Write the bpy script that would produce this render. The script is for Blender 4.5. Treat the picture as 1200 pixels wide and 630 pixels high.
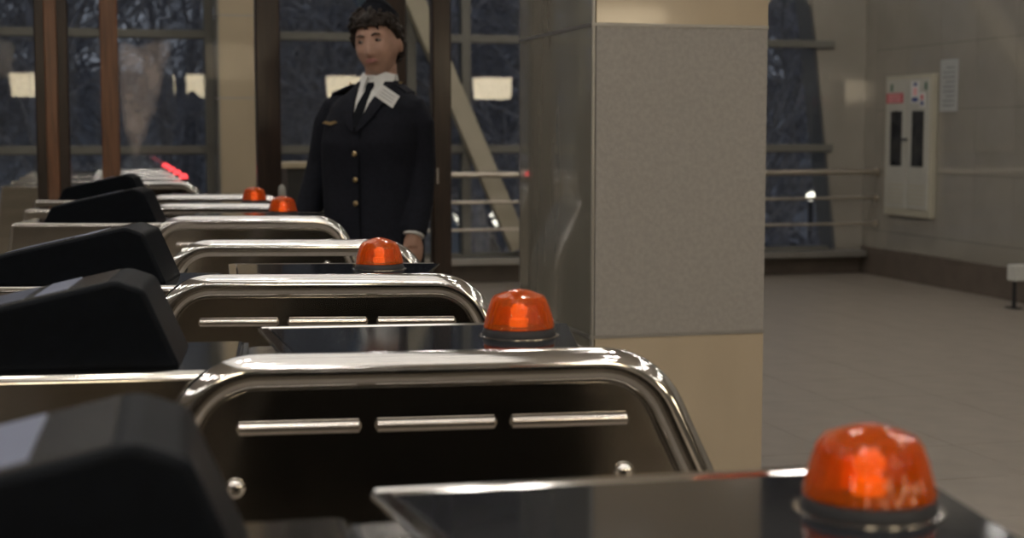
import bpy, bmesh, math, random
from mathutils import Vector, Matrix, noise
random.seed(7)
for o in list(bpy.data.objects): bpy.data.objects.remove(o)
scene = bpy.context.scene
C = scene.collection
R = math.radians
TH = R(14.66)                       # camera yaw against the building's axes
CAM_H = 1.2

# ------------------------------------------------------------------ camera
cd = bpy.data.cameras.new('camera'); cam = bpy.data.objects.new('camera', cd); C.objects.link(cam)
cd.sensor_width = 36.0; cd.lens = 1780/1200*36.0; cd.clip_start = .02; cd.clip_end = 400
cam.location = (0, 0, CAM_H)
cam.rotation_euler = (R(90)-math.atan(160/1780), 0, -TH)
cd.dof.use_dof = True; cd.dof.focus_distance = 2.75; cd.dof.aperture_fstop = 5.6
scene.camera = cam

# ------------------------------------------------------------------ world: dusk sky
w = bpy.data.worlds.new('dusk'); scene.world = w; w.use_nodes = True
nt = w.node_tree; bg = nt.nodes['Background']
tc = nt.nodes.new('ShaderNodeTexCoord'); sx = nt.nodes.new('ShaderNodeSeparateXYZ')
cr = nt.nodes.new('ShaderNodeValToRGB')
cr.color_ramp.elements[0].position = .0; cr.color_ramp.elements[0].color = (.44, .455, .52, 1)
cr.color_ramp.elements[1].position = .6; cr.color_ramp.elements[1].color = (.32, .37, .50, 1)
nt.links.new(tc.outputs['Generated'], sx.inputs[0]); nt.links.new(sx.outputs['Z'], cr.inputs[0])
nt.links.new(cr.outputs[0], bg.inputs['Color']); bg.inputs['Strength'].default_value = .62

vs = scene.view_settings
vs.view_transform = 'Standard'; vs.look = 'None'; vs.gamma = 1.0; vs.use_curve_mapping = False
vs.exposure = 0.0
PENDANT = 11.0; PANEL = 1.8; DOWN = 68.0

# ------------------------------------------------------------------ materials
MATS = {}
def mat(name, col, rough=.5, metal=0., var=0., scale=20., bump=0., bscale=None, spec=.5, coat=0., coat_r=.05,
        trans=0., ior=1.45, emit=0., stretch=None, col2=None, ecol=None):
    m = bpy.data.materials.new(name); m.use_nodes = True
    nt = m.node_tree; b = nt.nodes['Principled BSDF']
    b.inputs['Base Color'].default_value = (*col, 1); b.inputs['Roughness'].default_value = rough
    b.inputs['Metallic'].default_value = metal; b.inputs['Specular IOR Level'].default_value = spec
    b.inputs['Coat Weight'].default_value = coat; b.inputs['Coat Roughness'].default_value = coat_r
    b.inputs['Transmission Weight'].default_value = trans; b.inputs['IOR'].default_value = ior
    if emit:
        b.inputs['Emission Color'].default_value = (*(ecol or col), 1); b.inputs['Emission Strength'].default_value = emit
    if var or bump:
        t = nt.nodes.new('ShaderNodeTexCoord'); mp = nt.nodes.new('ShaderNodeMapping')
        nt.links.new(t.outputs['Object'], mp.inputs[0])
        if stretch: mp.inputs['Scale'].default_value = stretch
        n = nt.nodes.new('ShaderNodeTexNoise'); n.inputs['Scale'].default_value = scale; n.inputs['Detail'].default_value = 5
        nt.links.new(mp.outputs[0], n.inputs['Vector'])
        if var:
            mx = nt.nodes.new('ShaderNodeMix'); mx.data_type = 'RGBA'
            c2 = col2 or tuple(max(0, c*(1-var)) for c in col); c1 = col if col2 else tuple(min(1, c*(1+var)) for c in col)
            mx.inputs[6].default_value = (*c1, 1); mx.inputs[7].default_value = (*c2, 1)
            r = nt.nodes.new('ShaderNodeMapRange'); r.inputs[1].default_value = .35; r.inputs[2].default_value = .65
            nt.links.new(n.outputs[0], r.inputs[0]); nt.links.new(r.outputs[0], mx.inputs[0])
            nt.links.new(mx.outputs[2], b.inputs['Base Color'])
        if bump:
            n2 = nt.nodes.new('ShaderNodeTexNoise'); n2.inputs['Scale'].default_value = bscale or scale; n2.inputs['Detail'].default_value = 4
            nt.links.new(mp.outputs[0], n2.inputs['Vector'])
            bp = nt.nodes.new('ShaderNodeBump'); bp.inputs['Strength'].default_value = bump; bp.inputs['Distance'].default_value = .01
            nt.links.new(n2.outputs[0], bp.inputs['Height']); nt.links.new(bp.outputs[0], b.inputs['Normal'])
    MATS[name] = m
    return m
def glass(name, tint, ior):
    m = bpy.data.materials.new(name); m.use_nodes = True; nt = m.node_tree
    nt.nodes.remove(nt.nodes['Principled BSDF']); out = nt.nodes['Material Output']
    tr = nt.nodes.new('ShaderNodeBsdfTransparent'); tr.inputs[0].default_value = (*tint, 1)
    gl = nt.nodes.new('ShaderNodeBsdfGlossy'); gl.inputs['Roughness'].default_value = .004
    fr = nt.nodes.new('ShaderNodeFresnel'); fr.inputs['IOR'].default_value = ior
    mx = nt.nodes.new('ShaderNodeMixShader')
    nt.links.new(fr.outputs[0], mx.inputs[0]); nt.links.new(tr.outputs[0], mx.inputs[1]); nt.links.new(gl.outputs[0], mx.inputs[2])
    nt.links.new(mx.outputs[0], out.inputs[0]); MATS[name] = m; return m

mat('chrome', (.70, .685, .67), .085, 1., var=.05, scale=6)
mat('steel_side', (.50, .475, .44), .10, 1., var=.08, scale=3, stretch=(1, 1, 6))
mat('steel_top', (.45, .43, .40), .22, 1., var=.06, scale=5)
mat('rib_steel', (.70, .66, .62), .22, 1., var=.03, scale=9)
mat('bolt_chrome', (.75, .73, .70), .12, 1., var=.02, scale=30)
mat('black_glass', (.012, .014, .018), .07, 0., var=.1, scale=4, spec=.6)
mat('console_plastic', (.003, .004, .006), .45, 0., var=.15, scale=60, bump=.05, bscale=300, spec=.08)
mat('console_face', (.035, .033, .030), .22, 0., var=.12, scale=14)
mat('reader_grey', (.09, .10, .14), .3, 0., var=.06, scale=12)
mat('reader_light', (.20, .22, .30), .3, 0., var=.06, scale=12)
mat('rubber', (.02, .02, .022), .6, 0., var=.1, scale=40)
mat('pad_grey', (.10, .105, .11), .5, 0., var=.1, scale=40)
mat('red_led', (.9, .05, .06), .4, emit=1.6, ecol=(1, .08, .09))
mat('bulb', (1, .55, .15), .3, emit=1.2, ecol=(1, .45, .08))
mat('reflector', (.8, .35, .08), .3, .6, var=.05, scale=20)
mat('grey_dome', (.30, .29, .26), .3, 0., var=.08, scale=30)
mat('stone_beige', (.44, .36, .255), .16, 0., var=.04, scale=5, coat=.3, stretch=(1, 1, .4))
mat('stone_grey', (.30, .28, .255), .42, 0., var=.07, scale=70, bump=.12, bscale=220)
mat('stone_polish', (.25, .235, .195), .06, 0., var=.07, scale=4, coat=1., coat_r=.01, stretch=(1, 1, .3))
mat('trim_metal', (.33, .32, .30), .35, .7, var=.05, scale=10)
mat('joint_dark', (.05, .045, .04), .8, var=.1, scale=10)
mat('wall_panel', (.32, .295, .255), .09, 0., var=.05, scale=3, coat=1., coat_r=.015)
mat('plinth', (.13, .105, .085), .35, 0., var=.1, scale=8)
mat('floor_tile', (.27, .235, .195), .34, 0., var=.07, scale=7, bump=.03, bscale=60)
mat('ceiling', (.62, .61, .60), .8, 0., var=.03, scale=2)
mat('dark_wall', (.20, .19, .175), .4, 0., var=.1, scale=2)
mat('plain_wall', (.36, .335, .30), .5, 0., var=.05, scale=2)
mat('frame_grey', (.165, .16, .14), .45, 0., var=.06, scale=8)
mat('frame_dark', (.06, .06, .06), .5, 0., var=.06, scale=8)
mat('brace_beige', (.42, .38, .29), .45, 0., var=.05, scale=6)
mat('brace_blue', (.22, .29, .40), .5, 0., var=.06, scale=6)
mat('rail_metal', (.55, .50, .42), .3, .8, var=.05, scale=10)
mat('wood', (.020, .010, .006), .30, 0., var=.35, scale=9, coat=.2, coat_r=.15, stretch=(6, 6, .5))
mat('wood_light', (.13, .055, .026), .28, 0., var=.3, scale=9, coat=.4, coat_r=.15, stretch=(6, 6, .5))
mat('pane_reflection', (.62, .52, .46), .8, var=.2, scale=12)  # tint of the reflection painted on the partition glass
mat('cab_white', (.50, .49, .44), .35, 0., var=.03, scale=6, coat=.2)
mat('cab_frame', (.47, .44, .35), .4, 0., var=.03, scale=6)
mat('cab_glass', (.045, .045, .045), .12, 0., var=.4, scale=5)
mat('sign_red', (.55, .07, .09), .5, var=.05, scale=20)
mat('sign_pink', (.80, .45, .46), .5, var=.05, scale=20)
mat('sign_blue', (.05, .07, .22), .5, var=.05, scale=20)
mat('sign_white', (.75, .75, .74), .5, var=.03, scale=20)
mat('sign_green', (.05, .14, .09), .5, var=.05, scale=20)
mat('notice', (.42, .43, .42), .6, var=.05, scale=30)
mat('print_grey', (.22, .22, .23), .6, var=.05, scale=30)
mat('white_plastic', (.6, .6, .56), .4, var=.03, scale=10)
mat('lamp_shade', (1, .86, .62), .6, emit=PENDANT, ecol=(1, .82, .56))
mat('light_panel', (1, .95, .88), .6, emit=PANEL, ecol=(1, .96, .90))
mat('down_lens', (1, .93, .80), .6, emit=DOWN, ecol=(1, .955, .89))
mat('street_globe', (1, .95, .8), .6, emit=3.0, ecol=(1, .9, .72))
mat('hill', (.42, .41, .41), .95, 0., var=.45, scale=.35)
mat('bark', (.30, .28, .275), .9, 0., var=.3, scale=8)
mat('ground', (.05, .055, .05), .9, 0., var=.4, scale=.4)
mat('booth_dark', (.03, .03, .03), .4, var=.1, scale=8)
mat('booth_grey', (.16, .16, .14), .4, var=.1, scale=8)
mat('booth_top', (.45, .38, .27), .4, var=.08, scale=8)
mat('skin', (.42, .25, .185), .5, 0., var=.08, scale=30, bump=.03, bscale=200)
mat('lips', (.32, .13, .11), .4, 0., var=.05, scale=40)
mat('eye_white', (.26, .22, .20), .2, var=.03, scale=40)
mat('iris', (.03, .02, .015), .1, var=.1, scale=40)
mat('hair', (.022, .014, .010), .6, 0., var=.5, scale=60, bump=1.0, bscale=90, stretch=(1, 1, .4))
mat('navy', (.009, .010, .016), .85, 0., var=.2, scale=90, bump=.15, bscale=400, spec=.25)
mat('navy_dark', (.004, .005, .008), .85, 0., var=.2, scale=90, spec=.2)
mat('shirt', (.72, .72, .70), .8, 0., var=.04, scale=40, bump=.05, bscale=300)
mat('gold', (.62, .47, .26), .3, 1., var=.05, scale=50)
mat('shoe', (.012, .011, .011), .25, 0., var=.1, scale=30)
glass('far_glass', (.90, .93, .95), 1.5)
glass('door_glass', (.95, .95, .94), 1.10)

def amber():
    m = bpy.data.materials.new('amber_plastic'); m.use_nodes = True; nt = m.node_tree
    b = nt.nodes['Principled BSDF']; out = nt.nodes['Material Output']
    b.inputs['Roughness'].default_value = .10
    b.inputs['Transmission Weight'].default_value = .80; b.inputs['IOR'].default_value = 1.22
    b.inputs['Coat Weight'].default_value = .5; b.inputs['Coat Roughness'].default_value = .05
    n = nt.nodes.new('ShaderNodeTexNoise'); n.inputs['Scale'].default_value = 60
    t = nt.nodes.new('ShaderNodeTexCoord'); nt.links.new(t.outputs['Object'], n.inputs['Vector'])
    mx = nt.nodes.new('ShaderNodeMix'); mx.data_type = 'RGBA'
    mx.inputs[6].default_value = (.95, .30, .02, 1); mx.inputs[7].default_value = (.75, .16, .008, 1)
    nt.links.new(n.outputs[0], mx.inputs[0]); nt.links.new(mx.outputs[2], b.inputs['Base Color'])
    tr = nt.nodes.new('ShaderNodeBsdfTranslucent'); tr.inputs[0].default_value = (1, .26, .015, 1)
    ms = nt.nodes.new('ShaderNodeMixShader'); ms.inputs[0].default_value = .14
    nt.links.new(b.outputs[0], ms.inputs[1]); nt.links.new(tr.outputs[0], ms.inputs[2]); nt.links.new(ms.outputs[0], out.inputs[0])
    MATS['amber'] = m
amber()

# ------------------------------------------------------------------ mesh helpers
class MB:
    def __init__(s): s.v = []; s.f = []
    def add(s, vs, fs):
        n = len(s.v); s.v += [tuple(p) for p in vs]; s.f += [tuple(i+n for i in f) for f in fs]; return s
    def box(s, x0, x1, y0, y1, z0, z1):
        return s.add([(x0,y0,z0),(x1,y0,z0),(x1,y1,z0),(x0,y1,z0),(x0,y0,z1),(x1,y0,z1),(x1,y1,z1),(x0,y1,z1)],
                     [(0,3,2,1),(4,5,6,7),(0,1,5,4),(1,2,6,5),(2,3,7,6),(3,0,4,7)])
    def prism(s, pts, y0, y1, M=None):        # pts: (x,z) counter-clockwise seen from -y
        n = len(pts); vs = [(x,y0,z) for x,z in pts]+[(x,y1,z) for x,z in pts]
        if M: vs = [M @ Vector(v) for v in vs]
        fs = [tuple(range(n)), tuple(range(2*n-1, n-1, -1))]
        fs += [(i, i+n, (i+1)%n+n, (i+1)%n) for i in range(n)]
        return s.add(vs, fs)
    def rings(s, rs, cap=True, close=True):
        n = len(rs[0]); vs = [p for r in rs for p in r]; fs = []
        for k in range(len(rs)-1):
            for i in range(n if close else n-1):
                j = (i+1)%n; fs.append((k*n+i, k*n+j, (k+1)*n+j, (k+1)*n+i))
        if cap: fs += [tuple(range(n-1,-1,-1)), tuple(range((len(rs)-1)*n, len(rs)*n))]
        return s.add(vs, fs)
    def tube(s, path, rad, seg=12, cap=True):
        P = [Vector(p) for p in path]; rs = []
        if not hasattr(rad, '__len__'): rad = [rad]*len(P)
        up = None
        for i, p in enumerate(P):
            t = (P[min(i+1,len(P)-1)]-P[max(i-1,0)]).normalized()
            if up is None:
                up = Vector((0,1,0)) if abs(t.y) < .9 else Vector((1,0,0))
            a = (up - t*up.dot(t)).normalized(); b = t.cross(a); up = a
            rs.append([tuple(p+(a*math.cos(q)+b*math.sin(q))*rad[i]) for q in [2*math.pi*k/seg for k in range(seg)]])
        return s.rings(rs, cap)
    def lathe(s, prof, seg=24, c=(0,0,0), flute=None):
        rs = []
        for r, z in prof:
            ring = []
            for k in range(seg):
                q = 2*math.pi*k/seg; rr = r*(flute(k, z) if flute else 1)
                ring.append((c[0]+rr*math.cos(q), c[1]+rr*math.sin(q), c[2]+z))
            rs.append(ring)
        return s.rings(rs)
    def ball(s, c, r, seg=14, nr=9, M=None):
        if not hasattr(r, '__len__'): r = (r, r, r)
        rs = []
        for k in range(nr):
            f = -math.pi/2 + math.pi*(k+.02 if k == 0 else (k-.02 if k == nr-1 else k))/(nr-1)
            rs.append([(c[0]+r[0]*math.cos(f)*math.cos(q), c[1]+r[1]*math.cos(f)*math.sin(q), c[2]+r[2]*math.sin(f)) for q in [2*math.pi*i/seg for i in range(seg)]])
        if M: rs = [[tuple(M @ Vector(p)) for p in q] for q in rs]
        return s.rings(rs)
    def mesh(s, name, m, smooth=35):
        me = bpy.data.meshes.new(name); me.from_pydata(s.v, [], s.f)
        bm = bmesh.new(); bm.from_mesh(me); bmesh.ops.recalc_face_normals(bm, faces=bm.faces); bm.to_mesh(me); bm.free()
        if m: me.materials.append(MATS[m])
        if smooth:
            me.polygons.foreach_set('use_smooth', [True]*len(me.polygons)); me.set_sharp_from_angle(angle=R(smooth))
        return me
    def build(s, name, m, parent=None, bevel=0, seg=2, smooth=35):
        o = bpy.data.objects.new(name, s.mesh(name, m, smooth)); C.objects.link(o)
        if parent: o.parent = parent
        if bevel:
            b = o.modifiers.new('bevel', 'BEVEL'); b.width = bevel; b.segments = seg; b.limit_method = 'ANGLE'; b.angle_limit = R(28); b.harden_normals = True
        return o
def link(name, me, parent=None, loc=None):
    o = bpy.data.objects.new(name, me); C.objects.link(o); o.parent = parent
    if loc: o.location = loc
    return o
def tag(o, label=None, cat=None, group=None, kind=None):
    if label: o['label'] = label
    if cat: o['category'] = cat
    if group: o['group'] = group
    if kind: o['kind'] = kind
    return o
def thing(name, label, cat, loc=(0,0,0), rz=0, group=None):
    o = bpy.data.objects.new(name, None); C.objects.link(o); o.location = loc; o.rotation_euler = (0,0,rz); o.empty_display_size = .1
    return tag(o, label, cat, group)
def copy_tree(o, parent=None):
    c = o.copy(); C.objects.link(c); c.parent = parent
    for ch in o.children: copy_tree(ch, c)
    return c
def ground(X, Z): return (math.cos(TH)*X+math.sin(TH)*Z, -math.sin(TH)*X+math.cos(TH)*Z)   # offset right / ahead of the viewer -> world

FY = 11.85; RX = 6.2; CEIL = 3.8; LX = -7.0; BY = -8.0; EX = 12.0

# ------------------------------------------------------------------ floor with tiles
T = .515
x0t, x1t, y0t = 1.05, RX, FY-20*T
fl = MB(); fl.box(LX, EX, BY, FY+.3, -.25, -.012)
floor = tag(fl.build('floor', 'joint_dark'), 'beige stone tiled concourse floor', 'floor', kind='structure')
outer = MB(); outer.box(LX, x0t, BY, FY, -.012, 0); outer.box(RX, EX, BY, FY, -.012, 0); outer.box(x0t, RX, BY, y0t, -.012, 0)
outer.build('floor_slab', 'floor_tile', floor)
tm = MB().box(.0015, T-.0015, .0015, T-.0015, -.012, 0).mesh('tile', 'floor_tile', 0)
for i in range(10):
    for j in range(20):
        link('floor_tile', tm, floor, (x0t+i*T, y0t+j*T, random.uniform(-.0006, .0)))

# ------------------------------------------------------------------ ceiling and plain walls
tag(MB().box(LX, EX, BY, FY+.3, CEIL, CEIL+.2).build('ceiling', 'ceiling'), 'pale plaster ceiling of the hall', 'ceiling', kind='structure')
tag(MB().box(LX-.2, LX, BY, FY+.3, -.2, CEIL).build('wall_left', 'plain_wall'), 'plain wall on the left side of the hall', 'wall', kind='structure')
tag(MB().box(LX, EX, BY-.2, BY, -.2, CEIL).build('wall_back', 'dark_wall'), 'plain wall behind the viewer', 'wall', kind='structure')
tag(MB().box(EX, EX+.2, BY, FY+.3, -.2, CEIL).build('wall_end', 'plain_wall'), 'plain wall closing the hall', 'wall', kind='structure')

# right wall: polished stone panels
wr = tag(MB().box(RX+.012, RX+.25, 0, FY+.3, -.012, CEIL).build('wall_right', 'joint_dark'), 'polished beige stone wall with the hydrant cabinet', 'wall', kind='structure')
PW, PH = .515, .5
pm = MB().box(-.012, 0, .0015, PW-.0015, .0015, PH-.0015).mesh('wall_panel', 'wall_panel', 0)
ycols = [FY-.2-PW*(k+1) for k in range(22)]
for y in ycols:
    for k in range(7):
        p = link('wall_panel', pm, wr, (RX+.012, y, .385+PH*(k-0)-.005)); 
        p.rotation_euler = (random.uniform(-.0006,.0006), random.uniform(-.0006,.0006), random.uniform(-.0008,.0008))
MB().box(RX, RX+.012, FY-.2, FY, .38, CEIL).build('wall_panel', 'wall_panel', wr)
MB().box(RX, RX+.012, .0, FY, .235, .378).build('wall_panel', 'wall_panel', wr)
pl = MB().box(RX-.012, RX+.012, 0, FY-.02, 0, .235)
tag(pl.build('baseboard_right', 'plinth', bevel=.003), 'dark brown stone plinth along the polished wall', 'baseboard', kind='structure')

# ------------------------------------------------------------------ far wall: plinth, solid end, window bays
sl_t, sl_b = 5.80, 5.97                      # slanted edge of the glazing at the right
wf = MB(); wf.box(LX, RX+.01, FY, FY+.3, -.2, .15); wf.box(LX, RX+.01, FY, FY+.3, 3.55, CEIL)
wf = tag(wf.build('wall_far', 'plinth'), 'glazed far wall on a low brown plinth', 'wall', kind='structure')
MB().prism([(sl_b, .15), (RX, .15), (RX, 3.55), (sl_t-.26, 3.55)], FY-.02, FY+.3).build('wall_panel', 'wall_panel', wf)
MB().box(LX, RX-.02, FY-.16, FY+.02, .15, .205).build('sill', 'trim_metal', wf, bevel=.004)
mull = [-4.6, -2.7, -.95, .72, 2.28, 2.72, 4.2, 5.93]
zt = [.205, 1.07, 1.94, 2.80, 3.55]
lab = ['window bay left of the brown door post', 'window bay at the left edge of the view', 'window bay behind the left wooden posts',
       'window bay behind the officer', 'narrow window bay between posts', 'window bay with the diagonal brace beside the pillar', 'window bay right of the pillar']
for i in range(7):
    a, b = mull[i], mull[i+1]
    fr = MB(); wdt = .035 if i != 6 else .0
    fr.box(a-.035, a+.035, FY-.03, FY+.12, .205, 3.55)
    for z in zt[1:-1]: fr.box(a+.035, b-(.035 if i < 6 else .02), FY-.03, FY+.10, z-.03, z+.03)
    fr.box(a+.035, b-.035, FY-.01, FY+.08, .205, .235)
    wn = tag(fr.build('window_%d' % (i+1), 'frame_grey', bevel=.004), lab[i], 'window', kind='structure')
    gk = MB()
    for z in zt[1:-1]: gk.box(a+.035, b-.035, FY-.032, FY-.025, z-.041, z-.03)
    gk.build('gasket', 'frame_dark', wn)
    for k in range(4):
        lo, hi = zt[k]+(.03 if k else .02), zt[k+1]-.03
        if i < 6: p = MB().box(a+.035, b-.035, FY+.03, FY+.042, lo, hi)
        else:
            e = lambda z: sl_b+(sl_t-.26-sl_b)*(z-.15)/3.4
            p = MB().prism([(a+.035, lo), (e(lo)+.01, lo), (e(hi)+.01, hi), (a+.035, hi)], FY+.03, FY+.042)
        p.build('pane', 'far_glass', wn, smooth=0)
# the solid panel hides the transoms' right ends behind its slanted edge

# handrail along the glazing
hr = thing('handrail', 'three-bar metal handrail in front of the far windows', 'handrail', (0, 11.55, 0))
for z, r in ((.87, .024), (.655, .012), (.44, .012)):
    MB().tube([(1.75, 0, z), (4, 0, z), (RX-.03, 0, z)], r, 12).build('rail', 'rail_metal', hr)
    MB().tube([(RX-.035, 0, z), (RX-.012, 0, z)], r+.014, 14).build('flange', 'rail_metal', hr)
for x in (1.75, 4.05):
    MB().tube([(x, 0, 0), (x, 0, .86)], .02, 12).build('post', 'rail_metal', hr)

# diagonal braces
def brace(label, a, b, wd, y, m):
    a, b = Vector((a[0], 0, a[1])), Vector((b[0], 0, b[1])); d = (b-a).normalized(); n = Vector((d.z, 0, -d.x))*wd/2
    pts = [a-n, a+n, b+n, b-n]
    o = MB().prism([(p.x, p.z) for p in pts], y-.06, y+.06).build('steel_brace', m, bevel=.006)
    return tag(o, label, 'brace')
brace('beige diagonal steel brace left of the pillar, leaning left', (3.13, .28), (1.64, 3.70), .15, FY-.11, 'brace_beige')
brace('beige diagonal steel brace right of the pillar, leaning right', (3.60, .28), (5.98, 3.32), .15, FY-.11, 'brace_beige')
brace('blue-grey diagonal brace outside the glass, left of the pillar', (3.05, -.4), (1.9, 2.6), .12, FY+.75, 'brace_blue')
brace('pale thin diagonal strut outside the glass right of the pillar', (4.3, .6), (5.9, 3.2), .07, FY+.75, 'brace_beige')

# ------------------------------------------------------------------ main pillar
def pillar(label, X0, X1, Y0, Y1, seams, mats, trim=True):
    t = thing('pillar', label, 'pillar', ((X0+X1)/2, (Y0+Y1)/2, 0))
    a, b = (X1-X0)/2, (Y1-Y0)/2
    MB().box(-a+.02, a-.02, -b+.02, b-.02, 0, CEIL-.001).build('core', 'joint_dark', t)
    for k in range(len(seams)-1):
        z0, z1 = seams[k]+.004, seams[k+1]-.004; mf, ms = mats[k]
        MB().box(-a+.012, a, -b, -b+.02, z0, z1).build('cladding_panel', mf, t, bevel=.0015)
        MB().box(-a+.012, a, b-.02, b, z0, z1).build('cladding_panel', mf, t, bevel=.0015)
        MB().box(-a, -a+.02, -b+.012, b-.012, z0, z1).build('cladding_panel', ms, t, bevel=.0015)
        MB().box(a-.02, a, -b+.022, b-.022, z0, z1).build('cladding_panel', ms, t, bevel=.0015)
        for cx, cy in ((-a, -b), (-a, b-.009)):
            MB().box(cx, cx+.009, cy, cy+.009, z0, z1).build('corner_strip', 'trim_metal', t)
    if trim:
        for z in seams[1:-1]:
            e = .002
            MB().box(-a-e, a+e, -b-e, -b+.01, z-.005, z+.005).box(-a-e, -a+.01, -b+.01, b+e, z-.005, z+.005).box(-a+.01, a+e, b-.01, b+e, z-.005, z+.005).box(a-.01, a+e, -b+.01, b-.01, z-.005, z+.005).build('trim_strip', 'trim_metal', t)
    return t
sb, sg = ('stone_beige', 'stone_polish'), ('stone_grey', 'stone_polish')
pillar('square pillar clad in beige and grey stone in the middle of the hall', 1.368, 1.925, 4.297, 5.13,
       [.0, .59, 1.516, 2.44, 3.37, CEIL], [sb, sg, sb, sg, sb])
pillar('slim pale stone pillar behind the glass between the wooden posts', .75, 1.07, 11.35, 11.67,
       [.0, .75, 1.45, 2.05, 2.9, CEIL], [('stone_beige', 'stone_polish')]*5, True)

# ------------------------------------------------------------------ hydrant cabinet and notice on the right wall
cb = thing('hydrant_cabinet', 'white two-door fire hydrant cabinet on the polished right wall', 'cabinet', (RX-.0005, 11.00, .53))
CW, CH = .74, 1.125     # along y, z ; wall face at x=0, front towards -x
MB().box(-.05, -.002, -CW/2, CW/2, 0, CH).build('body', 'cab_frame', cb, bevel=.004)
for s_, sgn in ((-1, 'near'), (1, 'far')):
    y0, y1 = (-CW/2+.035, -.006) if s_ < 0 else (.006, CW/2-.035)
    d = MB().box(-.058, -.049, y0, y1, .06, CH-.03).build('door', 'cab_white', cb, bevel=.002)
    yc = (y0+y1)/2
    wv = MB().box(-.062, -.056, yc-.09, yc+.09, .40, .84).build('pane', 'cab_glass', d, bevel=.001)
    for k in range(5):
        MB().box(-.061, -.057, y0+.04, y1-.04, .10+k*.035, .115+k*.035).build('louvre', 'cab_frame', d)
MB().box(-.075, -.057, -.035, .05, .60, .625).build('handle', 'bolt_chrome', cb, bevel=.003)
def plate(name, m, y0, y1, z0, z1, x=-.0605, p=cb): return MB().box(x, x+.003, y0, y1, z0, z1).build(name, m, p)
sg_ = plate('sign', 'sign_red', .07, .34, .905, .985)
for k in range(3): plate('text_line', 'sign_pink', .10, .31, .918+k*.022, .929+k*.022, -.0615, sg_)
s2 = plate('sign', 'sign_white', -.18, -.06, .90, 1.07); plate('pictogram', 'sign_blue', -.165, -.075, .91, .945, -.0615, s2); plate('pictogram', 'sign_blue', -.15, -.09, 1.035, 1.06, -.0615, s2)
plate('pictogram', 'sign_pink', -.15, -.09, .96, 1.02, -.0615, s2)
s3 = plate('sign', 'sign_white', -.27, -.19, .87, .98); plate('pictogram', 'sign_blue', -.255, -.205, .88, .915, -.0615, s3); plate('pictogram', 'sign_red', -.25, -.21, .925, .965, -.0615, s3)
plate('sticker', 'sign_green', .24, .275, 1.0, 1.06); plate('sticker', 'sign_green', -.30, -.265, 1.0, 1.06)
nb = tag(MB().box(RX-.006, RX-.0005, 10.35, 10.60, 1.36, 1.755).build('notice_sheet', 'notice'), 'grey paper notice on the wall right of the hydrant cabinet', 'notice')
for k in range(9):
    MB().box(RX-.0075, RX-.0055, 10.39, 10.56-.05*(k % 3 == 2), 1.40+k*.036, 1.41+k*.036).build('text_line', 'print_grey', nb)

# white box on a black leg at the right edge
gx, gy = 6.03, 9.13
bx = thing('floor_stand', 'small white box on a black leg at the right edge by the wall', 'stand', (gx, gy, 0))
MB().box(-.12, .12, -.05, .05, .19, .30).build('box', 'white_plastic', bx, bevel=.008)
MB().tube([(-.09, 0, .005), (-.09, 0, .195)], .014, 10).build('leg', 'rubber', bx); MB().tube([(.09, 0, .005), (.09, 0, .195)], .014, 10).build('leg', 'rubber', bx)
for s_ in (-1, 1): MB().box(s_*.09-.03, s_*.09+.03, -.06, .06, 0, .008).build('foot', 'rubber', bx)

# ------------------------------------------------------------------ wooden glazed partition
PY = 7.2
pt = thing('glass_partition', 'brown wooden partition with clear glass behind the officer', 'partition', (0, PY, 0))
posts = [(-.334, -.188, 'wood'), (-.050, .030, 'wood_light'), (.647, .760, 'wood'), (1.252, 1.355, 'wood'), (1.481, 1.573, 'wood')]
for a, b, m in posts:
    MB().box(a, b, -.04, .04, 0, 2.7).build('post', m, pt, bevel=.008)
MB().box(-.29, -.235, -.055, -.039, .0, 2.7).build('cover_strip', 'wood_light', pt, bevel=.006)
MB().box(-1.9, 1.573, -.06, .06, 2.7, 2.9).build('header', 'wood', pt, bevel=.008)
MB().box(-1.98, -1.9, -.05, .05, 0, 2.9).build('post', 'wood', pt, bevel=.008)
xs = [(-1.9, -.334), (-.188, -.050), (.030, .647), (.76, 1.252), (1.355, 1.481)]
pns = []
for a, b in xs:
    MB().box(a, b, -.035, .035, 0, .12).build('bottom_rail', 'wood', pt, bevel=.004)
    pns.append(MB().box(a-.0, b+.0, -.004, .004, .12, 2.7).build('pane', 'door_glass', pt, smooth=0))
lt = MB().box(1.496, 1.508, -.052, -.039, .955, 1.03).build('latch', 'bolt_chrome', pt, bevel=.002)
# pale reflection in the glass, painted on the pane as a translucent patch
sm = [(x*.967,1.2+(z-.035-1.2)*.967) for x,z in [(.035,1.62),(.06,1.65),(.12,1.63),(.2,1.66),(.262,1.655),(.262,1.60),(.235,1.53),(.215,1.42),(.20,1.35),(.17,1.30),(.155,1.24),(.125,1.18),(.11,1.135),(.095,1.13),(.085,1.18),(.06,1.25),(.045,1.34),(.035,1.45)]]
def pane_reflection_mat():
    m = MATS['pane_reflection']; nt = m.node_tree; b = nt.nodes['Principled BSDF']; b.inputs['Alpha'].default_value = .30
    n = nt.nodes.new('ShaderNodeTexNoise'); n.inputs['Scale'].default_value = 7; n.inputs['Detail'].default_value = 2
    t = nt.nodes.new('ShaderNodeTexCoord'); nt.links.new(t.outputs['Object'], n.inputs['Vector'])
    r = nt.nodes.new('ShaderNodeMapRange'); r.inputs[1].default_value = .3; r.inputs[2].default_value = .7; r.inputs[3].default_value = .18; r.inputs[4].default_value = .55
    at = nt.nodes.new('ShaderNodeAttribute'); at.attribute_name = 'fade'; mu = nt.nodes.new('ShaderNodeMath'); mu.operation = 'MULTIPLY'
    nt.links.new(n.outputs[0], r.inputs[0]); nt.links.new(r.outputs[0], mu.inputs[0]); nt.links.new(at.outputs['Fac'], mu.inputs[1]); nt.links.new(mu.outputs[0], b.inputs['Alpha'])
pane_reflection_mat()
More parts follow.
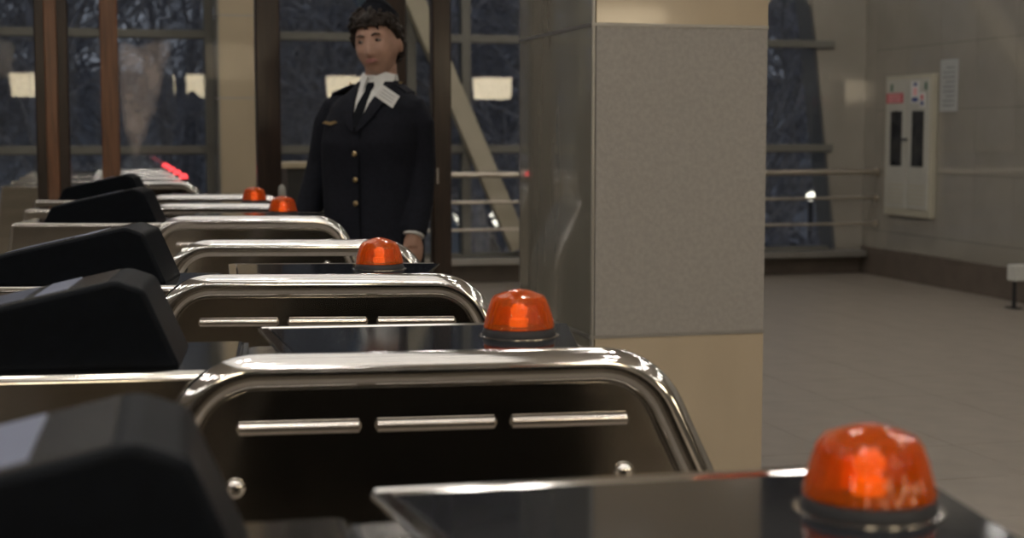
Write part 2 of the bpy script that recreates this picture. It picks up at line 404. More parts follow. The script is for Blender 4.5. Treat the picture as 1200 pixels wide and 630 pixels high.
smc = (.125, 1.44); sob = MB(); fade = []
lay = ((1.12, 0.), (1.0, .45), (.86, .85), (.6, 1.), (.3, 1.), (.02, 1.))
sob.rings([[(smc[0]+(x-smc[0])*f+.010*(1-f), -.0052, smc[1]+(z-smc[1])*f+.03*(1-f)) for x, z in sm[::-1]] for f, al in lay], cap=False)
s_ = sob.build('pane_reflection', 'pane_reflection', pns[2], smooth=0); tag(s_, 'pale reflection painted on the pane')
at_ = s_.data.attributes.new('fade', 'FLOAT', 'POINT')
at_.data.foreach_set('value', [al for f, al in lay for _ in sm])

# ------------------------------------------------------------------ turnstiles
ZT, RT, L = .914, .0212, .418        # handrail axis height, radius, straight top length
def hoop_path(off=0., zb=.05, n=9):
    Rr = .095-off; a = R(65); z1 = .62
    right = [(L+Rr*math.sin(a*k/n), ZT-.095+Rr*math.cos(a*k/n)) for k in range(n+1)]
    ex, ez = right[-1]; lx = ex+(ez-z1)*math.cos(a)/math.sin(a)
    right += [(ex+(lx-ex)*.5, (ez+z1)/2), (lx-.008, z1+.02), (lx, z1-.01), (lx+.002, z1-.05), (lx+.002, zb)]
    left = [(L-x, z) for x, z in right][::-1]
    return left+right
CO = 'console'
def make_turnstile():
    t = bpy.data.objects.new('turnstile', None); C.objects.link(t); t.empty_display_size = .1
    W = .30
    # base block under the console
    MB().prism([(-.60,0),(-.02,0),(-.02,.912),(-.55,.912),(-.60,.5)], .012, W-.012).build('housing', 'steel_side', t, bevel=.012, seg=4)
    # arched housing inside the handrail
    hp = hoop_path(.012, .0)
    MB().prism(hp[::-1] if False else list(reversed(hp)), .0, W).build('arch_housing', 'steel_top', t, bevel=.007, seg=3, smooth=40)
    # inset side panel with pressed ribs
    ip = hoop_path(.0235, .08)
    sp = MB().prism(list(reversed(ip)), -.003, .001).build('side_panel', 'steel_side', t, bevel=.0015, seg=2, smooth=40)
    for k in range(3):
        x0 = -.024+k*.167
        MB().tube([(x0-.004,-.003,.843),(x0,-.003,.843),(x0+.072,-.003,.843),(x0+.144,-.003,.843),(x0+.148,-.003,.843)], [.003,.0092,.0092,.0092,.003], 14).build('rib', 'rib_steel', sp)
    for x, z in ((-.03,.77),(.452,.775)):
        MB().ball((x,-.005,z), (.0135,.009,.0135)).build('bolt', 'bolt_chrome', sp)
    fp = MB().prism(list(reversed(ip)), W-.001, W+.003).build('side_panel', 'steel_side', t, bevel=.0015, seg=2, smooth=40)
    for k in range(3):
        x0 = -.024+k*.167
        MB().tube([(x0-.004,W+.003,.843),(x0,W+.003,.843),(x0+.072,W+.003,.843),(x0+.144,W+.003,.843),(x0+.148,W+.003,.843)], [.003,.0092,.0092,.0092,.003], 10).build('rib', 'rib_steel', fp)
    # handrail
    MB().tube([(x,-.012,z) for x, z in hoop_path(0, .04)], RT, 20).build('handrail', 'chrome', t, smooth=60)
    for x in (hoop_path()[0][0], hoop_path()[-1][0]):
        MB().lathe([(.04,0),(.04,.006),(.024,.012),(.022,.03)], 20, (x,-.012,0)).build('floor_flange', 'chrome', t)
    # black glass top, trim and ribbed pad
    zc = ZT+.012
    tp = MB()
    pts = [(.045,.025),(.40,.025),(.43,.27),(.012,.27)]
    tp.add([(x,y,zc-.001) for x,y in pts]+[(x,y,zc+.0035) for x,y in pts], [(3,2,1,0),(4,5,6,7),(0,1,5,4),(1,2,6,5),(2,3,7,6),(3,0,4,7)])
    g = tp.build('top_glass', 'black_glass', t, bevel=.001)
    tb = MB(); pts = [(.028,.02),(.043,.02),(.010,.275),(-.005,.275)]
    tb.add([(x,y,zc-.001) for x,y in pts]+[(x,y,zc+.004) for x,y in pts], [(3,2,1,0),(4,5,6,7),(0,1,5,4),(1,2,6,5),(2,3,7,6),(3,0,4,7)])
    tb.build('glass_trim', 'chrome', t, bevel=.001)
    pd = MB()
    for k in range(6):
        x = -.060+k*.008; Rr = .083+.001
        z = ZT-.095+math.sqrt(max(.0001, Rr**2-min(0,x)**2))+.012-.001
        pd.box(x-.0028, x+.0028, .05, .25, z-.008, z+.0015)
    po = pd.build('ribbed_pad', 'rubber', t)
    MB().tube([(.0,W-.007,zc-.0015),(.2,W-.007,zc-.0015),(L,W-.007,zc-.0015)], .0048, 10).build('edge_trim', 'chrome', t)
    # console
    prof = [(-.46,.908),(-.095,.908),(-.138,1.008),(-.172,1.020),(-.432,.962)]
    cs = MB().prism(prof, .055, .245).build('console', 'console_plastic', t, bevel=.008, seg=3)
    dx, dz = .260, .058; ln = math.hypot(dx, dz); ux, uz = dx/ln, dz/ln
    def slab(name, m, s0, s1, y0, y1, h):
        o = Vector((-.432, 0, .962)); u = Vector((ux,0,uz)); nn = Vector((-uz,0,ux))
        P = [o+u*s+nn*hh+Vector((0,y,0)) for hh in (-.004, h) for s, y in ((s0,y0),(s1,y0),(s1,y1),(s0,y1))]
        return MB().add(P, [(3,2,1,0),(4,5,6,7),(0,1,5,4),(1,2,6,5),(2,3,7,6),(3,0,4,7)]).build(name, m, cs, bevel=.001)
    slab('card_reader', 'console_face', .012, .255, .066, .234, .0012)
    slab('reader_pad', 'reader_grey', .03, .15, .075, .225, .0026)
    slab('display', 'reader_light', .165, .205, .075, .225, .0026)
    return t
def make_beacon(t, bxl, byl=.15):
    zb = ZT+.0155
    b = MB().lathe([(.0,0),(.049,0),(.0495,.003),(.047,.010),(.045,.012),(.0,.012)], 32, (bxl,byl,zb)).build('beacon_base', 'rubber', t)
    MB().lathe([(.054,-.001),(.054,.001),(.052,.0015),(.0,.0015)], 32, (bxl,byl,zb)).build('base_ring', 'steel_top', b)
    flute = lambda k, z: (1.0-(.022 if (k//2) % 2 else 0)) if .014 < z < .046 else 1.0
    outer = [(.0468,.011),(.0475,.013),(.0468,.017),(.0445,.026),(.0415,.037),(.0375,.048),(.033,.0535),(.022,.058),(.010,.0615),(.002,.0625)]
    inner = [(r-.0028 if r > .004 else .0005, z-.002) for r, z in outer][::-1]
    MB().lathe(outer+inner, 96, (bxl,byl,zb), flute).build('beacon_dome', 'amber', b, smooth=20)
    MB().lathe([(.0,.012),(.012,.012),(.012,.022),(.008,.024),(.011,.031),(.011,.037),(.006,.043),(.001,.044)], 16, (bxl,byl,zb)).build('bulb', 'bulb', b)
    MB().prism([(-.034,.013),(.034,.013),(.026,.038),(-.026,.038)], .010, .013, Matrix.Translation((bxl,byl,zb))).build('reflector', 'reflector', b)
    return b
proto = make_turnstile()
#        right, ahead, slope, beacon along, label
rows = [(.162, .90, .22, .130, 'nearest steel turnstile, blurred, with the biggest amber beacon at lower right'),
        (-.100, 1.85, .15, .133, 'second turnstile from the front, three ribs on its panel and beacon before the pillar'),
        (-.355, 2.86, .06, .100, 'third turnstile from the front, amber beacon below the hand of the officer'),
        (-.838, 4.86, .06, .090, 'turnstile just behind the plain hoop barrier, beacon left of the officer'),
        (-1.073, 5.70, .03, .085, 'turnstile with the farthest and smallest amber beacon'),
        (-1.28, 6.52, .08, None, 'last turnstile of the row before the wooden partition, small grey dome on top')]
for i, (X, Z, s, bxl, lb) in enumerate(rows):
    t = proto if i == 0 else None
    if t is None:
        t = proto.copy(); C.objects.link(t)
        for ch in protoparts:
            if not (i == 4 and ch.name.startswith('console')): copy_tree(ch, t)
    else: protoparts = list(proto.children)
    a = math.atan(s)-TH; mx, my = ground(X, Z)
    t.location = (mx-L/2*math.cos(a), my-L/2*math.sin(a), 0); t.rotation_euler = (0,0,a)
    tag(t, lb, 'turnstile', 'row of steel turnstiles')
    rows[i] = (t, bxl)
for t, bxl in rows:
    if bxl is not None: make_beacon(t, bxl+L/2)
    else: MB().lathe([(.0,0),(.016,0),(.016,.03),(.012,.044),(.006,.050),(.001,.051)], 18, (L/2+.28,.15,ZT+.006)).build('grey_dome', 'grey_dome', t)

# plain hoop barrier
X, Z, s = -.54, 3.77, .05; a = math.atan(s)-TH; mx, my = ground(X, Z)
hb = thing('hoop_barrier', 'plain chrome hoop barrier between two turnstiles, without beacon', 'barrier', (mx-L/2*math.cos(a), my-L/2*math.sin(a), 0), a)
MB().tube([(x,0,z) for x, z in hoop_path(0,.01)], RT, 20).build('handrail', 'chrome', hb, smooth=60)
ipx = hoop_path()
MB().tube([(ipx[0][0],0,.30),(L/2,0,.30),(ipx[-1][0],0,.30)], .016, 14).build('cross_bar', 'chrome', hb)
for x in (ipx[0][0], ipx[-1][0]): MB().lathe([(.06,0),(.06,.008),(.024,.014),(.022,.03)], 20, (x,0,0)).build('floor_flange', 'chrome', hb)
cl = MB().tube([(-.082,.012,.858),(-.082,.06,.858)], .016, 14).build('clamp', 'rubber', hb)
for k in range(2): MB().ball((-.088+.022*k,.05,.878), .010).build('bolt', 'bolt_chrome', cl)

# second bank behind the partition, turned round
def far_bank(i, d):
    t = proto.copy(); C.objects.link(t)
    for ch in protoparts:
        if not ch.name.startswith('console'): copy_tree(ch, t)
    rpx = 133+105*8/d                  # right ends run along the row direction
    X = (rpx-600)/1780*d; mx, my = ground(X, d)
    a = R(3)-TH
    t.location = (mx-.52*math.cos(a), my-.52*math.sin(a), 0); t.rotation_euler = (0,0,a)
    tag(t, ['nearest', 'second', 'third', 'fourth', 'farthest'][i]+' turnstile with a red light behind the wooden partition', 'turnstile', 'turnstiles behind the partition')
    l = MB().lathe([(.0,0),(.024,0),(.024,.012),(.020,.022),(.010,.028),(.001,.029)], 18, (0,0,0)).build('red_light', 'red_led', t)
    l.location = (.41, .15, ZT+.03)
    MB().tube([(0,0,-.031),(0,0,.001)], .014, 12).build('light_stem', 'rubber', l)
for i, d in enumerate((8.3, 9.1, 9.9, 10.6, 11.2)):
    far_bank(i, d)

# controller's booth desk beyond the partition
bt = thing('booth_desk', 'dark control desk with a beige top behind the partition glass', 'desk', (1.27, 9.6, 0))
MB().box(-.24, .40, -.2, .2, 0, .98).build('body', 'booth_dark', bt, bevel=.005)
MB().box(-.14, .08, -.212, -.199, .55, .92).build('front_panel', 'booth_grey', bt, bevel=.003)
MB().box(-.27, .43, -.23, .23, .98, 1.015).build('desk_top', 'booth_top', bt, bevel=.004)

# ------------------------------------------------------------------ lamps
def ceil_light(kind, x, y):
    if kind == 'down':
        t = thing('downlight', 'small round recessed downlight in the ceiling', 'ceiling light', (x, y, CEIL), 0, 'downlights in the ceiling')
        MB().rings([[(r*math.cos(q),r*math.sin(q),z) for q in [2*math.pi*k/24 for k in range(24)]] for r, z in ((.085,-.001),(.085,-.012),(.105,-.012),(.11,-.001),(.085,-.001))], cap=False).build('ring', 'trim_metal', t)
        MB().lathe([(.0,-.006),(.083,-.006),(.083,-.001),(.0,-.001)], 20).build('lens', 'down_lens', t)
    return t
d0 = ceil_light('down', 0, 0); first = True
for i in range(6):
    for j in range(9):
        for q in (0, .32):
            p = (-4.6+i*2.0+q, -6+j*2.05, CEIL)
            if first: o = d0; first = False
            else: o = copy_tree(d0)
            o.location = p
lp = thing('ceiling_panel_light', 'long flat ceiling light panel above the turnstile row', 'ceiling light', (0,0,CEIL), 0, 'light panels above the turnstiles')
MB().box(-.95,.95,-.24,.24,-.03,-.001).build('housing', 'trim_metal', lp)
MB().box(-.93,.93,-.22,.22,-.034,-.029).build('diffuser', 'light_panel', lp)
for k in range(14):
    o = lp if k == 0 else copy_tree(lp)
    o.location = (-.1, -2.3+k*.96, CEIL)
pd_ = thing('pendant_lamp', 'warm boxy pendant lamp', 'lamp', (0,0,0), 0, 'pendant lamps mirrored in the glass')
hw, hh = .30, .19
sh = MB(); sh.rings([[(-hw*.92,-hw*.92,-hh),(hw*.92,-hw*.92,-hh),(hw*.92,hw*.92,-hh),(-hw*.92,hw*.92,-hh)], [(-hw,-hw,hh),(hw,-hw,hh),(hw,hw,hh),(-hw,hw,hh)]]).build('lamp_shade', 'lamp_shade', pd_, smooth=0)
MB().box(-.31,.31,-.31,.31,hh,hh+.012).build('top_plate', 'trim_metal', pd_)
MB().tube([(0,0,hh),(0,0,CEIL-1.995)], .008, 8).build('cord', 'rubber', pd_)
for k, (x, lb) in enumerate(((-1.35, 'warm pendant lamp mirrored in the window at the left edge'), (1.34, 'warm pendant lamp mirrored between the wooden posts'),
        (4.01, 'warm pendant lamp mirrored beside the shoulder of the person'), (6.71, 'warm pendant lamp mirrored in the window left of the pillar'))):
    o = pd_ if k == 0 else copy_tree(pd_)
    o.location = (x, -3.3, 1.995); o['label'] = lb

# ------------------------------------------------------------------ outdoors
tag(MB().box(-60, 70, FY+.3, 90, -4.3, -4.0).build('ground', 'ground'), 'dark ground outside below the hall', 'ground', kind='structure')
hl = MB(); top = [(-70+i*3.5, 3.2+2.2*noise.noise(Vector((i*.37,2.1,0)))+.8*noise.noise(Vector((i*1.7,5,0)))) for i in range(46)]
hl.prism([(x,z) for x,z in top][::-1]+[(-70,-4),(87.5,-4)], 66, 74)
tag(hl.build('hillside', 'hill', smooth=0), 'dark wooded hillside far outside', 'hillside', kind='structure')
def tree_mesh(seed, h):
    rnd = random.Random(seed); mb = MB()
    def grow(p, d, ln, r, lev):
        pts = [p]; rad = [r]; q = p; dd = d.copy(); n = 4 if lev < 3 else 3
        for k in range(n):
            dd = (dd+Vector((rnd.gauss(0,.13),rnd.gauss(0,.13),rnd.gauss(.03,.08)))).normalized(); q = q+dd*(ln/n); pts.append(q); rad.append(r*(1-.55*(k+1)/n))
        mb.tube(pts, rad, 6 if lev == 0 else (4 if lev < 3 else 3), lev < 2)
        if lev >= 4: return
        m = (9, 6, 5, 4)[lev]
        for k in range(m):
            f = (.25 if lev == 0 else .15)+(.75 if lev == 0 else .85)*(k+rnd.random())/m; f = min(f, .99)
            idx = min(int(f*n), n-1); b = pts[idx].lerp(pts[idx+1], f*n-idx)
            ang = rnd.uniform(0, 6.283); perp = dd.orthogonal().normalized(); perp.rotate(Matrix.Rotation(ang, 3, dd))
            nd = (dd*rnd.uniform(.45,.9)+perp*rnd.uniform(.5,.9)+Vector((0,0,.12))).normalized()
            grow(b, nd, ln*rnd.uniform(.42,.62), max(r*(1-.5*f)*.5, .012), lev+1)
    grow(Vector((0,0,-.1)), Vector((0,0,1)), h, .17, 0)
    return mb.mesh('tree', 'bark', 60)
tms = [tree_mesh(s, 7+s % 3) for s in (3, 8, 14, 21)]
k = 0
for ring, (dist, n) in enumerate(((19, 7), (27, 11), (38, 16), (50, 18))):
    for i in range(n):
        X = (-.42+.84*(i+.5+random.uniform(-.35,.35))/n)*dist*1.15
        x, y = ground(X, dist+random.uniform(-2,2))
        o = link('bare_tree', tms[k % 4], None, (x, max(y, FY+3.5), -4)); k += 1
        o.rotation_euler = (0,0,random.uniform(0,6.28)); sc = random.uniform(.85,1.25); o.scale = (sc,sc,sc)
        tag(o, 'bare leafless tree in the dusk outside the windows', 'tree', 'bare trees outside')
for i, (X, Z, z, lb) in enumerate(((-1.18, 30, -.50, 'street lamp glowing outside, nearest the wooden post'), (-.30, 30, -.50, 'street lamp glowing outside, nearest the pillar'), (-.42, 33, -.20, 'street lamp glowing outside, highest one left of the pillar'), (5.9, 30, -.05, 'street lamp glowing outside right of the pillar'))):
    x, y = ground(X, Z)
    s_ = thing('street_lamp', lb, 'street lamp', (x, y, -4), 0, 'street lamps outside')
    MB().tube([(0,0,0),(0,0,4+z-.1)], .05, 8).build('pole', 'booth_dark', s_)
    MB().ball((0,0,4+z), .16 if i < 2 else .09).build('globe', 'street_globe', s_)

# ------------------------------------------------------------------ the officer
def remesh(mb, name, m, voxel, parent, smooth_it=6):
    me = mb.mesh('tmp', None, 0); o = bpy.data.objects.new('tmp', me); C.objects.link(o)
    md = o.modifiers.new('r', 'REMESH'); md.mode = 'VOXEL'; md.voxel_size = voxel; md.use_smooth_shade = True
    sm = o.modifiers.new('s', 'SMOOTH'); sm.iterations = smooth_it; sm.factor = .5
    dg = bpy.context.evaluated_depsgraph_get(); me2 = bpy.data.meshes.new_from_object(o.evaluated_get(dg))
    bpy.data.objects.remove(o); me2.name = name; me2.materials.clear(); me2.materials.append(MATS[m])
    me2.polygons.foreach_set('use_smooth', [True]*len(me2.polygons))
    r = bpy.data.objects.new(name, me2); C.objects.link(r); r.parent = parent
    return r
px_, py_ = ground(-.50, 5.45)
wm = thing('person', 'person in dark navy uniform jacket, white collar and cap, standing by the turnstiles', 'person', (px_, py_, 0), -TH-R(22))
# jacket rings: z, centre x, centre y, half width, half depth
JR = [(.655,0,.0,.178,.135),(.72,0,.0,.180,.138),(.80,0,.0,.178,.138),(.90,0,.0,.176,.134),(1.0,0,-.003,.180,.128),(1.08,0,-.008,.180,.130),(1.16,0,-.014,.185,.140),(1.23,0,-.012,.180,.134),(1.29,0,-.004,.165,.116),(1.32,0,.004,.145,.100),(1.345,0,.010,.112,.084),(1.366,0,.012,.085,.070),(1.383,0,.012,.068,.060)]
def lean(z): return .030*max(0, min(1, (z-1.08)/.28))
JR = [(z, cx+lean(z), cy, a, b) for z, cx, cy, a, b in JR]
def sring(z, cx, cy, a, b, n=36, e=2.5):
    out = []
    for k in range(n):
        q = 2*math.pi*k/n; c_, s_ = math.cos(q), math.sin(q)
        out.append((cx+a*math.copysign(abs(c_)**(2/e), c_), cy+b*math.copysign(abs(s_)**(2/e), s_), z))
    return out
def fronty(x, z, off):
    for k in range(len(JR)-1):
        if JR[k][0] <= z <= JR[k+1][0]:
            f = (z-JR[k][0])/(JR[k+1][0]-JR[k][0]); cx, cy, a, b = [JR[k][i]*(1-f)+JR[k+1][i]*f for i in (1,2,3,4)]
            t = min(.98, abs(x-cx)/a); return cy-b*(1-t**2.5)**(1/2.5)-off
    z0 = JR[-1]; return z0[2]-z0[4]-off
ARM = {-1: [(-.140,.012,1.300),(-.180,.018,1.23),(-.218,.030,1.09),(-.250,.000,.95),(-.270,-.040,.845)],
        1: [(.140,.012,1.300),(.172,.018,1.23),(.176,.030,1.09),(.184,.000,.96),(.188,-.055,.842)]}
jk = MB(); jk.rings([sring(*r) for r in JR])
for s_ in (-1, 1): jk.tube(ARM[s_], [.054,.060,.056,.052,.046], 18)
for s_ in (-1, 1): jk.ball((s_*.132,.012,1.298), (.052,.062,.042))
jacket = remesh(jk, 'jacket', 'navy', .007, wm, 5)
# body (skin): head, neck, trunk, arms, hands and legs as one surface
HM = Matrix.Translation((.030,-.012,1.510)) @ Matrix.Rotation(R(7), 4, 'Z') @ Matrix.Rotation(R(-7), 4, 'Y') @ Matrix.Rotation(R(2), 4, 'X')
def head_pt(az, el, k=1.0):
    # az 0 = face (-y), positive towards +x
    cx, sx_ = math.cos(el), math.sin(el); x, y, z = cx*math.sin(az), -cx*math.cos(az), sx_
    X, Y, Zz = .0735*x, .092*y, .112*z
    if z < 0:
        t = (-z)**1.4; X *= 1-.15*t
        Y = Y*(1-.10*t) - .014*t*(1 if y < .3 else .2)
        if y > 0: Y *= 1-.35*t
    X *= 1+.05*math.exp(-((z+.25)/.25)**2)            # cheeks
    if y < 0:
        f = -y
        def g(x0, z0, wx, wz): return math.exp(-((abs(X)-x0)/wx)**2-((Zz-z0)/wz)**2)
        nz = max(0, min(1, (.022-Zz)/.058)) if Zz > -.040 else max(0, 1-(-.040-Zz)/.012)
        Y -= .026*nz*math.exp(-(X/(.009+.007*nz))**2)                   # nose
        Y += .010*g(.031, .012, .016, .013)                             # eye sockets
        Y -= .004*g(.030, .034, .026, .009)                             # brow
        Y -= .006*g(0, -.060, .022, .011); Y += .003*g(0, -.078, .02, .006)
        Y -= .006*g(0, -.098, .020, .014)                               # chin
        Y -= .004*g(.040, -.028, .02, .02)
    return Vector((X*k, Y*k, Zz*k))
bd = MB()
nr, ns = 44, 60
bd.rings([[tuple(HM @ head_pt(2*math.pi*i/ns, -math.pi/2+math.pi*(j+.3)/(nr-.4))) for i in range(ns)] for j in range(nr)])
for s_ in (-1, 1): bd.ball((s_*.079,.012,-.006), (.012,.020,.033), M=HM @ Matrix.Rotation(R(s_*8),4,'Z'))
bd.tube([(.03,.022,1.33),(.03,.016,1.40),(.03,.012,1.47)], [.066,.057,.056], 18)
bd.rings([sring(z,cx,cy,a*.86,b*.86) for z,cx,cy,a,b in JR[:-1]])
for s_ in (-1, 1):
    A = ARM[s_]; bd.tube(A, [.045,.048,.042,.037,.027], 14)
    # hand: palm and five curled fingers; thumb leaves the side of the palm towards the front
    wx, wy, wz = A[-1]
    HR = Matrix.Translation((wx,wy,wz)) @ Matrix.Rotation(R(-62*s_),4,'Z')
    def ht(pts, rad, n): bd.tube([HR @ Vector(p) for p in pts], rad, n)
    ht([(0,0,.02),(0,-.002,-.012),(-.002*s_,-.004,-.040)], [.026,.027,.026], 12)
    for k, fy in enumerate((-.026,-.010,.006,.020)): ht([(0,fy*.6,-.012),(-.002*s_,fy,-.045),(-.003*s_,fy*1.08,-.066)], [.016,.0155,.0125], 10)
    for k, (fy, ln) in enumerate(((-.029,.056),(-.011,.062),(.007,.058),(.023,.046))):
        b0 = Vector((-.003*s_, fy, -.064))
        ht([b0+Vector((0,0,.03)), b0, b0+Vector((-.006*s_,-.002,-ln*.42)), b0+Vector((-.024*s_,-.004,-ln*.68)), b0+Vector((-.040*s_,-.005,-ln*.58))], [.011,.0108,.0098,.009,.0078], 10)
    ht([(-.004*s_,-.022,-.018),(-.010*s_,-.044,-.042),(-.016*s_,-.051,-.066),(-.022*s_,-.048,-.088)], [.014,.0128,.0112,.0085], 10)
for s_ in (-1, 1):
    bd.tube([(s_*.095,0,.80),(s_*.10,-.005,.48),(s_*.10,.012,.30),(s_*.10,.02,.09),(s_*.10,.02,.04)], [.085,.060,.055,.035,.035], 16)
    bd.tube([(s_*.10,.03,.045),(s_*.105,-.06,.04),(s_*.11,-.14,.03)], [.038,.036,.028], 12)
remesh(bd, 'body', 'skin', .0046, wm, 3)
# trousers and shoes
tr = MB()
for s_ in (-1, 1): tr.tube([(s_*.09,0,.84),(s_*.10,-.005,.62),(s_*.105,0,.45),(s_*.105,.012,.25),(s_*.105,.018,.06)], [.105,.098,.085,.078,.08], 18)
tr.rings([sring(z,0,0,.185,.125) for z in (.70,.80,.90)])
remesh(tr, 'trousers', 'navy_dark', .009, wm, 4)
for s_ in (-1, 1):
    sh_ = MB(); sh_.tube([(s_*.10,.075,.042),(s_*.10,.03,.052),(s_*.105,-.06,.048),(s_*.11,-.13,.037),(s_*.112,-.175,.030)], [.036,.046,.046,.040,.022], 16)
    sh_.box(s_*.105-.04,s_*.105+.04,-.18,.10,.001,.02); remesh(sh_, 'shoe', 'shoe', .006, wm, 3)
# patches that lie on the chest
def patch(name, m, poly, off, th=.004, parent=wm, n=8):
    """poly: list of (z, xl, xr) rows from top to bottom"""
    mb = MB(); rows_ = []
    for z, xl, xr in poly:
        fr_ = [(lean(z)+xl+(xr-xl)*k/n, z) for k in range(n+1)]
        rows_.append([(x, fronty(x, z, off), z) for x, z in fr_]+[(x, fronty(x, z, off-th-.004), z) for x, z in fr_[::-1]])
    mb.rings(rows_); return mb.build(name, m, parent)
patch('shirt_front', 'shirt', [(1.383,-.052,.052),(1.35,-.044,.044),(1.31,-.033,.033),(1.26,-.018,.018),(1.215,-.003,.003)], .006)
patch('tie', 'navy_dark', [(1.375,-.013,.013),(1.362,-.016,.016),(1.345,-.011,.011),(1.30,-.016,.016),(1.25,-.017,.017),(1.215,-.006,.006)], .013)
for s_ in (-1, 1):
    def rw(z, a, b): return (z, min(s_*a, s_*b), max(s_*a, s_*b))
    patch('lapel', 'navy', [rw(1.378,.050,.066),rw(1.34,.042,.088),rw(1.315,.034,.098),rw(1.30,.030,.078),rw(1.25,.017,.055),rw(1.205,.002,.016)], .014)
    # collar leaf
    mb = MB(); P = [(.060*s_,.010,1.405),(.045*s_,-.040,1.412),(.012*s_,-.066,1.396),(.026*s_,-.088,1.335),(.060*s_,-.066,1.362),(.070*s_,-.02,1.385)]
    mb.add([(x+.03,y,z) for x,y,z in P]+[(x*.93+.03,y*.9+.004,z-.004) for x,y,z in P], [(0,1,2,3,4,5),(11,10,9,8,7,6)]+[(i,(i+1)%6,(i+1)%6+6,i+6) for i in range(6)])
    mb.build('collar', 'shirt', wm, bevel=.0015)
    A = ARM[s_][-1]; d = (Vector(A)-Vector(ARM[s_][-2])).normalized()
    MB().tube([Vector(A)-d*.012, Vector(A)+d*.006], [.040,.038], 18).build('shirt_cuff', 'shirt', wm)
    e = MB(); e.rings([[(.02+s_*.085,-.03,1.372),(.02+s_*.085,.04,1.374),(.02+s_*.085,.04,1.366),(.02+s_*.085,-.03,1.364)],[(s_*.150,-.025,1.342),(s_*.150,.045,1.343),(s_*.150,.045,1.330),(s_*.150,-.025,1.330)]]).build('epaulette', 'navy', wm, bevel=.002)
    MB().ball((.02+s_*.10,-.012,1.374), (.007,.007,.004)).build('epaulette_badge', 'gold', wm)
mb = MB(); mb.tube([(.03,.016,1.372),(.03,.014,1.405)], [.064,.059], 24); mb.build('collar_band', 'shirt', wm)
for z in (1.125, 1.035, .952): MB().ball((.004+lean(z), fronty(.004+lean(z),z,.006), z), (.010,.006,.010)).build('button', 'gold', wm)
patch('front_edge', 'navy_dark', [(1.20,.016,.020),(1.05,.016,.020),(.90,.018,.022),(.70,.022,.026)], .005)
bz, bxx = 1.325, .118
bdg = MB(); M = Matrix.Translation((bxx, fronty(bxx,bz,.036), bz)) @ Matrix.Rotation(R(8),4,'Z') @ Matrix.Rotation(R(33),4,'Y')
bdg.prism([(-.038,-.024),(.038,-.024),(.038,.024),(-.038,.024)], -.0015, .0015, M); b_ = bdg.build('name_badge', 'sign_white', wm)
for k in range(3):
    q = MB(); q.prism([(-.026,-.012+k*.011),(.026,-.012+k*.011),(.026,-.009+k*.011),(-.026,-.009+k*.011)], -.0022, -.0014, M); q.build('text_line', 'notice', b_)
em = MB(); ex = -.095
em.prism([(ex-.03,1.232),(ex,1.225),(ex+.03,1.234),(ex+.02,1.240),(ex,1.236),(ex-.02,1.239)], fronty(ex,1.23,.010), fronty(ex,1.23,.002)); em.build('wing_emblem', 'gold', wm)
# face details
for s_ in (-1, 1):
    ec = Vector((s_*.0315,-.0755,.010))
    MB().ball(ec, (.0120,.010,.0062), M=HM).build('eye', 'eye_white', wm)
    MB().ball(ec+Vector((-.002,-.0062,0)), (.0055,.0045,.0058), M=HM).build('iris', 'iris', wm)
    eb = [HM @ Vector(p) for p in ((s_*.014,-.0905,.027),(s_*.028,-.0895,.032),(s_*.044,-.079,.029))]
    MB().tube(eb, [.003,.0036,.0018], 8).build('eyebrow', 'hair', wm)
    lid = [HM @ Vector(p) for p in ((s_*.019,-.083,.014),(s_*.0315,-.0865,.0185),(s_*.045,-.078,.013))]
    MB().tube(lid, [.002,.0028,.0018], 8).build('eyelid', 'skin', wm)
lp_ = MB()
for dz in (.0035, -.0035): lp_.tube([HM @ Vector(p) for p in ((-.023,-.086,-.0605),(-.010,-.0955,-.0585+dz),(0,-.0975,-.0595+dz),(.010,-.0955,-.0585+dz),(.023,-.086,-.0605))], [.0015,.0038,.0042,.0038,.0015], 10)
lp_.build('lips', 'lips', wm)
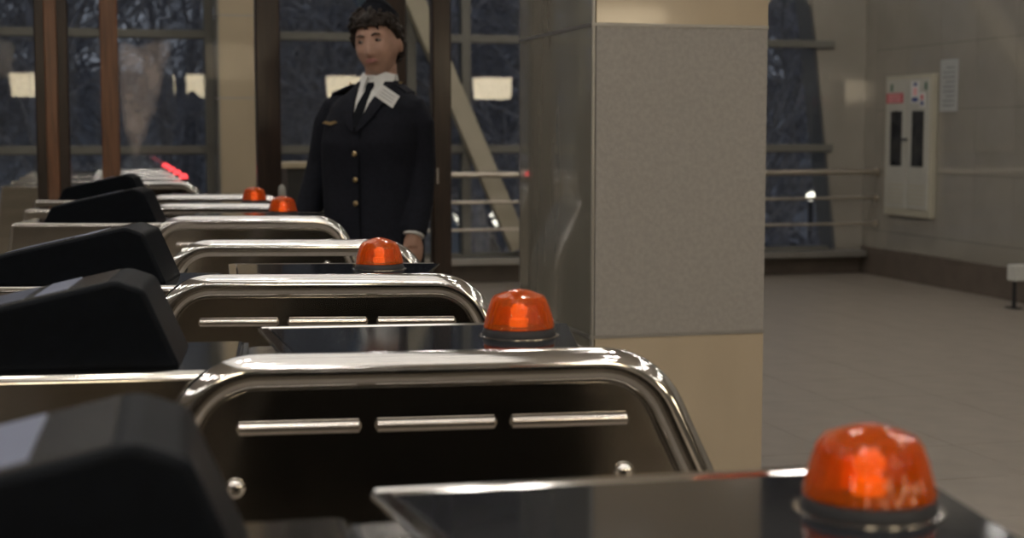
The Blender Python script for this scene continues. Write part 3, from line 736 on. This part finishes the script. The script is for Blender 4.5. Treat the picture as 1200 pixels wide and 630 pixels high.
# hair shell with clumps
hs = MB(); rs = []
nh, ne = 72, 26
for j in range(ne):
    row = []
    for i in range(nh):
        az = 2*math.pi*i/nh; fa = math.cos(az)           # 1 at face
        lo = .54+.07*noise.noise(Vector((az*4,3,0))) if fa > .55 else (.54+(.26-.54)*min(1, (.55-fa)/.50) if fa > .05 else max(-.62, .26-(.05-fa)*1.25))
        el = lo+(math.pi/2-.02-lo)*j/(ne-1)
        p = head_pt(az, el, 1.0); n_ = Vector((p.x/.0735**2, p.y/.092**2, p.z/.112**2)).normalized()
        nn = noise.noise(Vector((p.x*45, p.y*45, p.z*22)))
        thk = .021+.012*nn+.004*noise.noise(Vector((p.x*110, p.y*110, p.z*60)))+(.003 if j > 3 else -.003)
        if j == 0: thk = .010
        row.append(tuple(HM @ (p+n_*thk)))
    rs.append(row)
hr_ = random.Random(5)
HI = HM.inverted()
for k in range(150):
    i = hr_.randrange(nh); j = int(hr_.random()**1.6*16)+1
    p = HI @ Vector(rs[j][i]); q = HI @ Vector(rs[max(j-3, 0)][(i+hr_.choice((-2,-1,1,2))) % nh])
    d = (q-p).normalized(); o_ = Vector((p.x/.0735**2, p.y/.092**2, p.z/.112**2)).normalized()
    ln = hr_.uniform(.018,.034)
    pts = [p-o_*.006, p+o_*.004+d*ln*.35, p+o_*.004+d*ln*.7, p-o_*hr_.uniform(.0,.006)+d*ln]
    hs.tube([HM @ v for v in pts], [.006,.0065,.0045,.001], 6)
hs.rings(rs, cap=True); hs.build('hair', 'hair', wm, smooth=80)
# garrison cap, worn on the back of the head
cp = MB(); CM = HM @ Matrix.Translation((.014,.030,.104)) @ Matrix.Rotation(R(-20),4,'X') @ Matrix.Rotation(R(6),4,'Y')
cr_ = []
for z, a, b in ((-.020,.056,.084),(-.004,.060,.088),(.016,.054,.090),(.034,.038,.084),(.048,.020,.074),(.054,.007,.060)):
    cr_.append([tuple(CM @ Vector(p)) for p in sring(z,0,0,a,b,32,2.2)])
cp.rings(cr_); cap = cp.build('cap', 'navy_dark', wm, smooth=60)
fb = MB(); fb.rings([[tuple(CM @ Vector(p)) for p in sring(z,0,0,a,b,32,2.2)] for z,a,b in ((-.022,.059,.087),(.010,.0615,.0905),(.012,.056,.085))]); fb.build('cap_band', 'navy', cap)
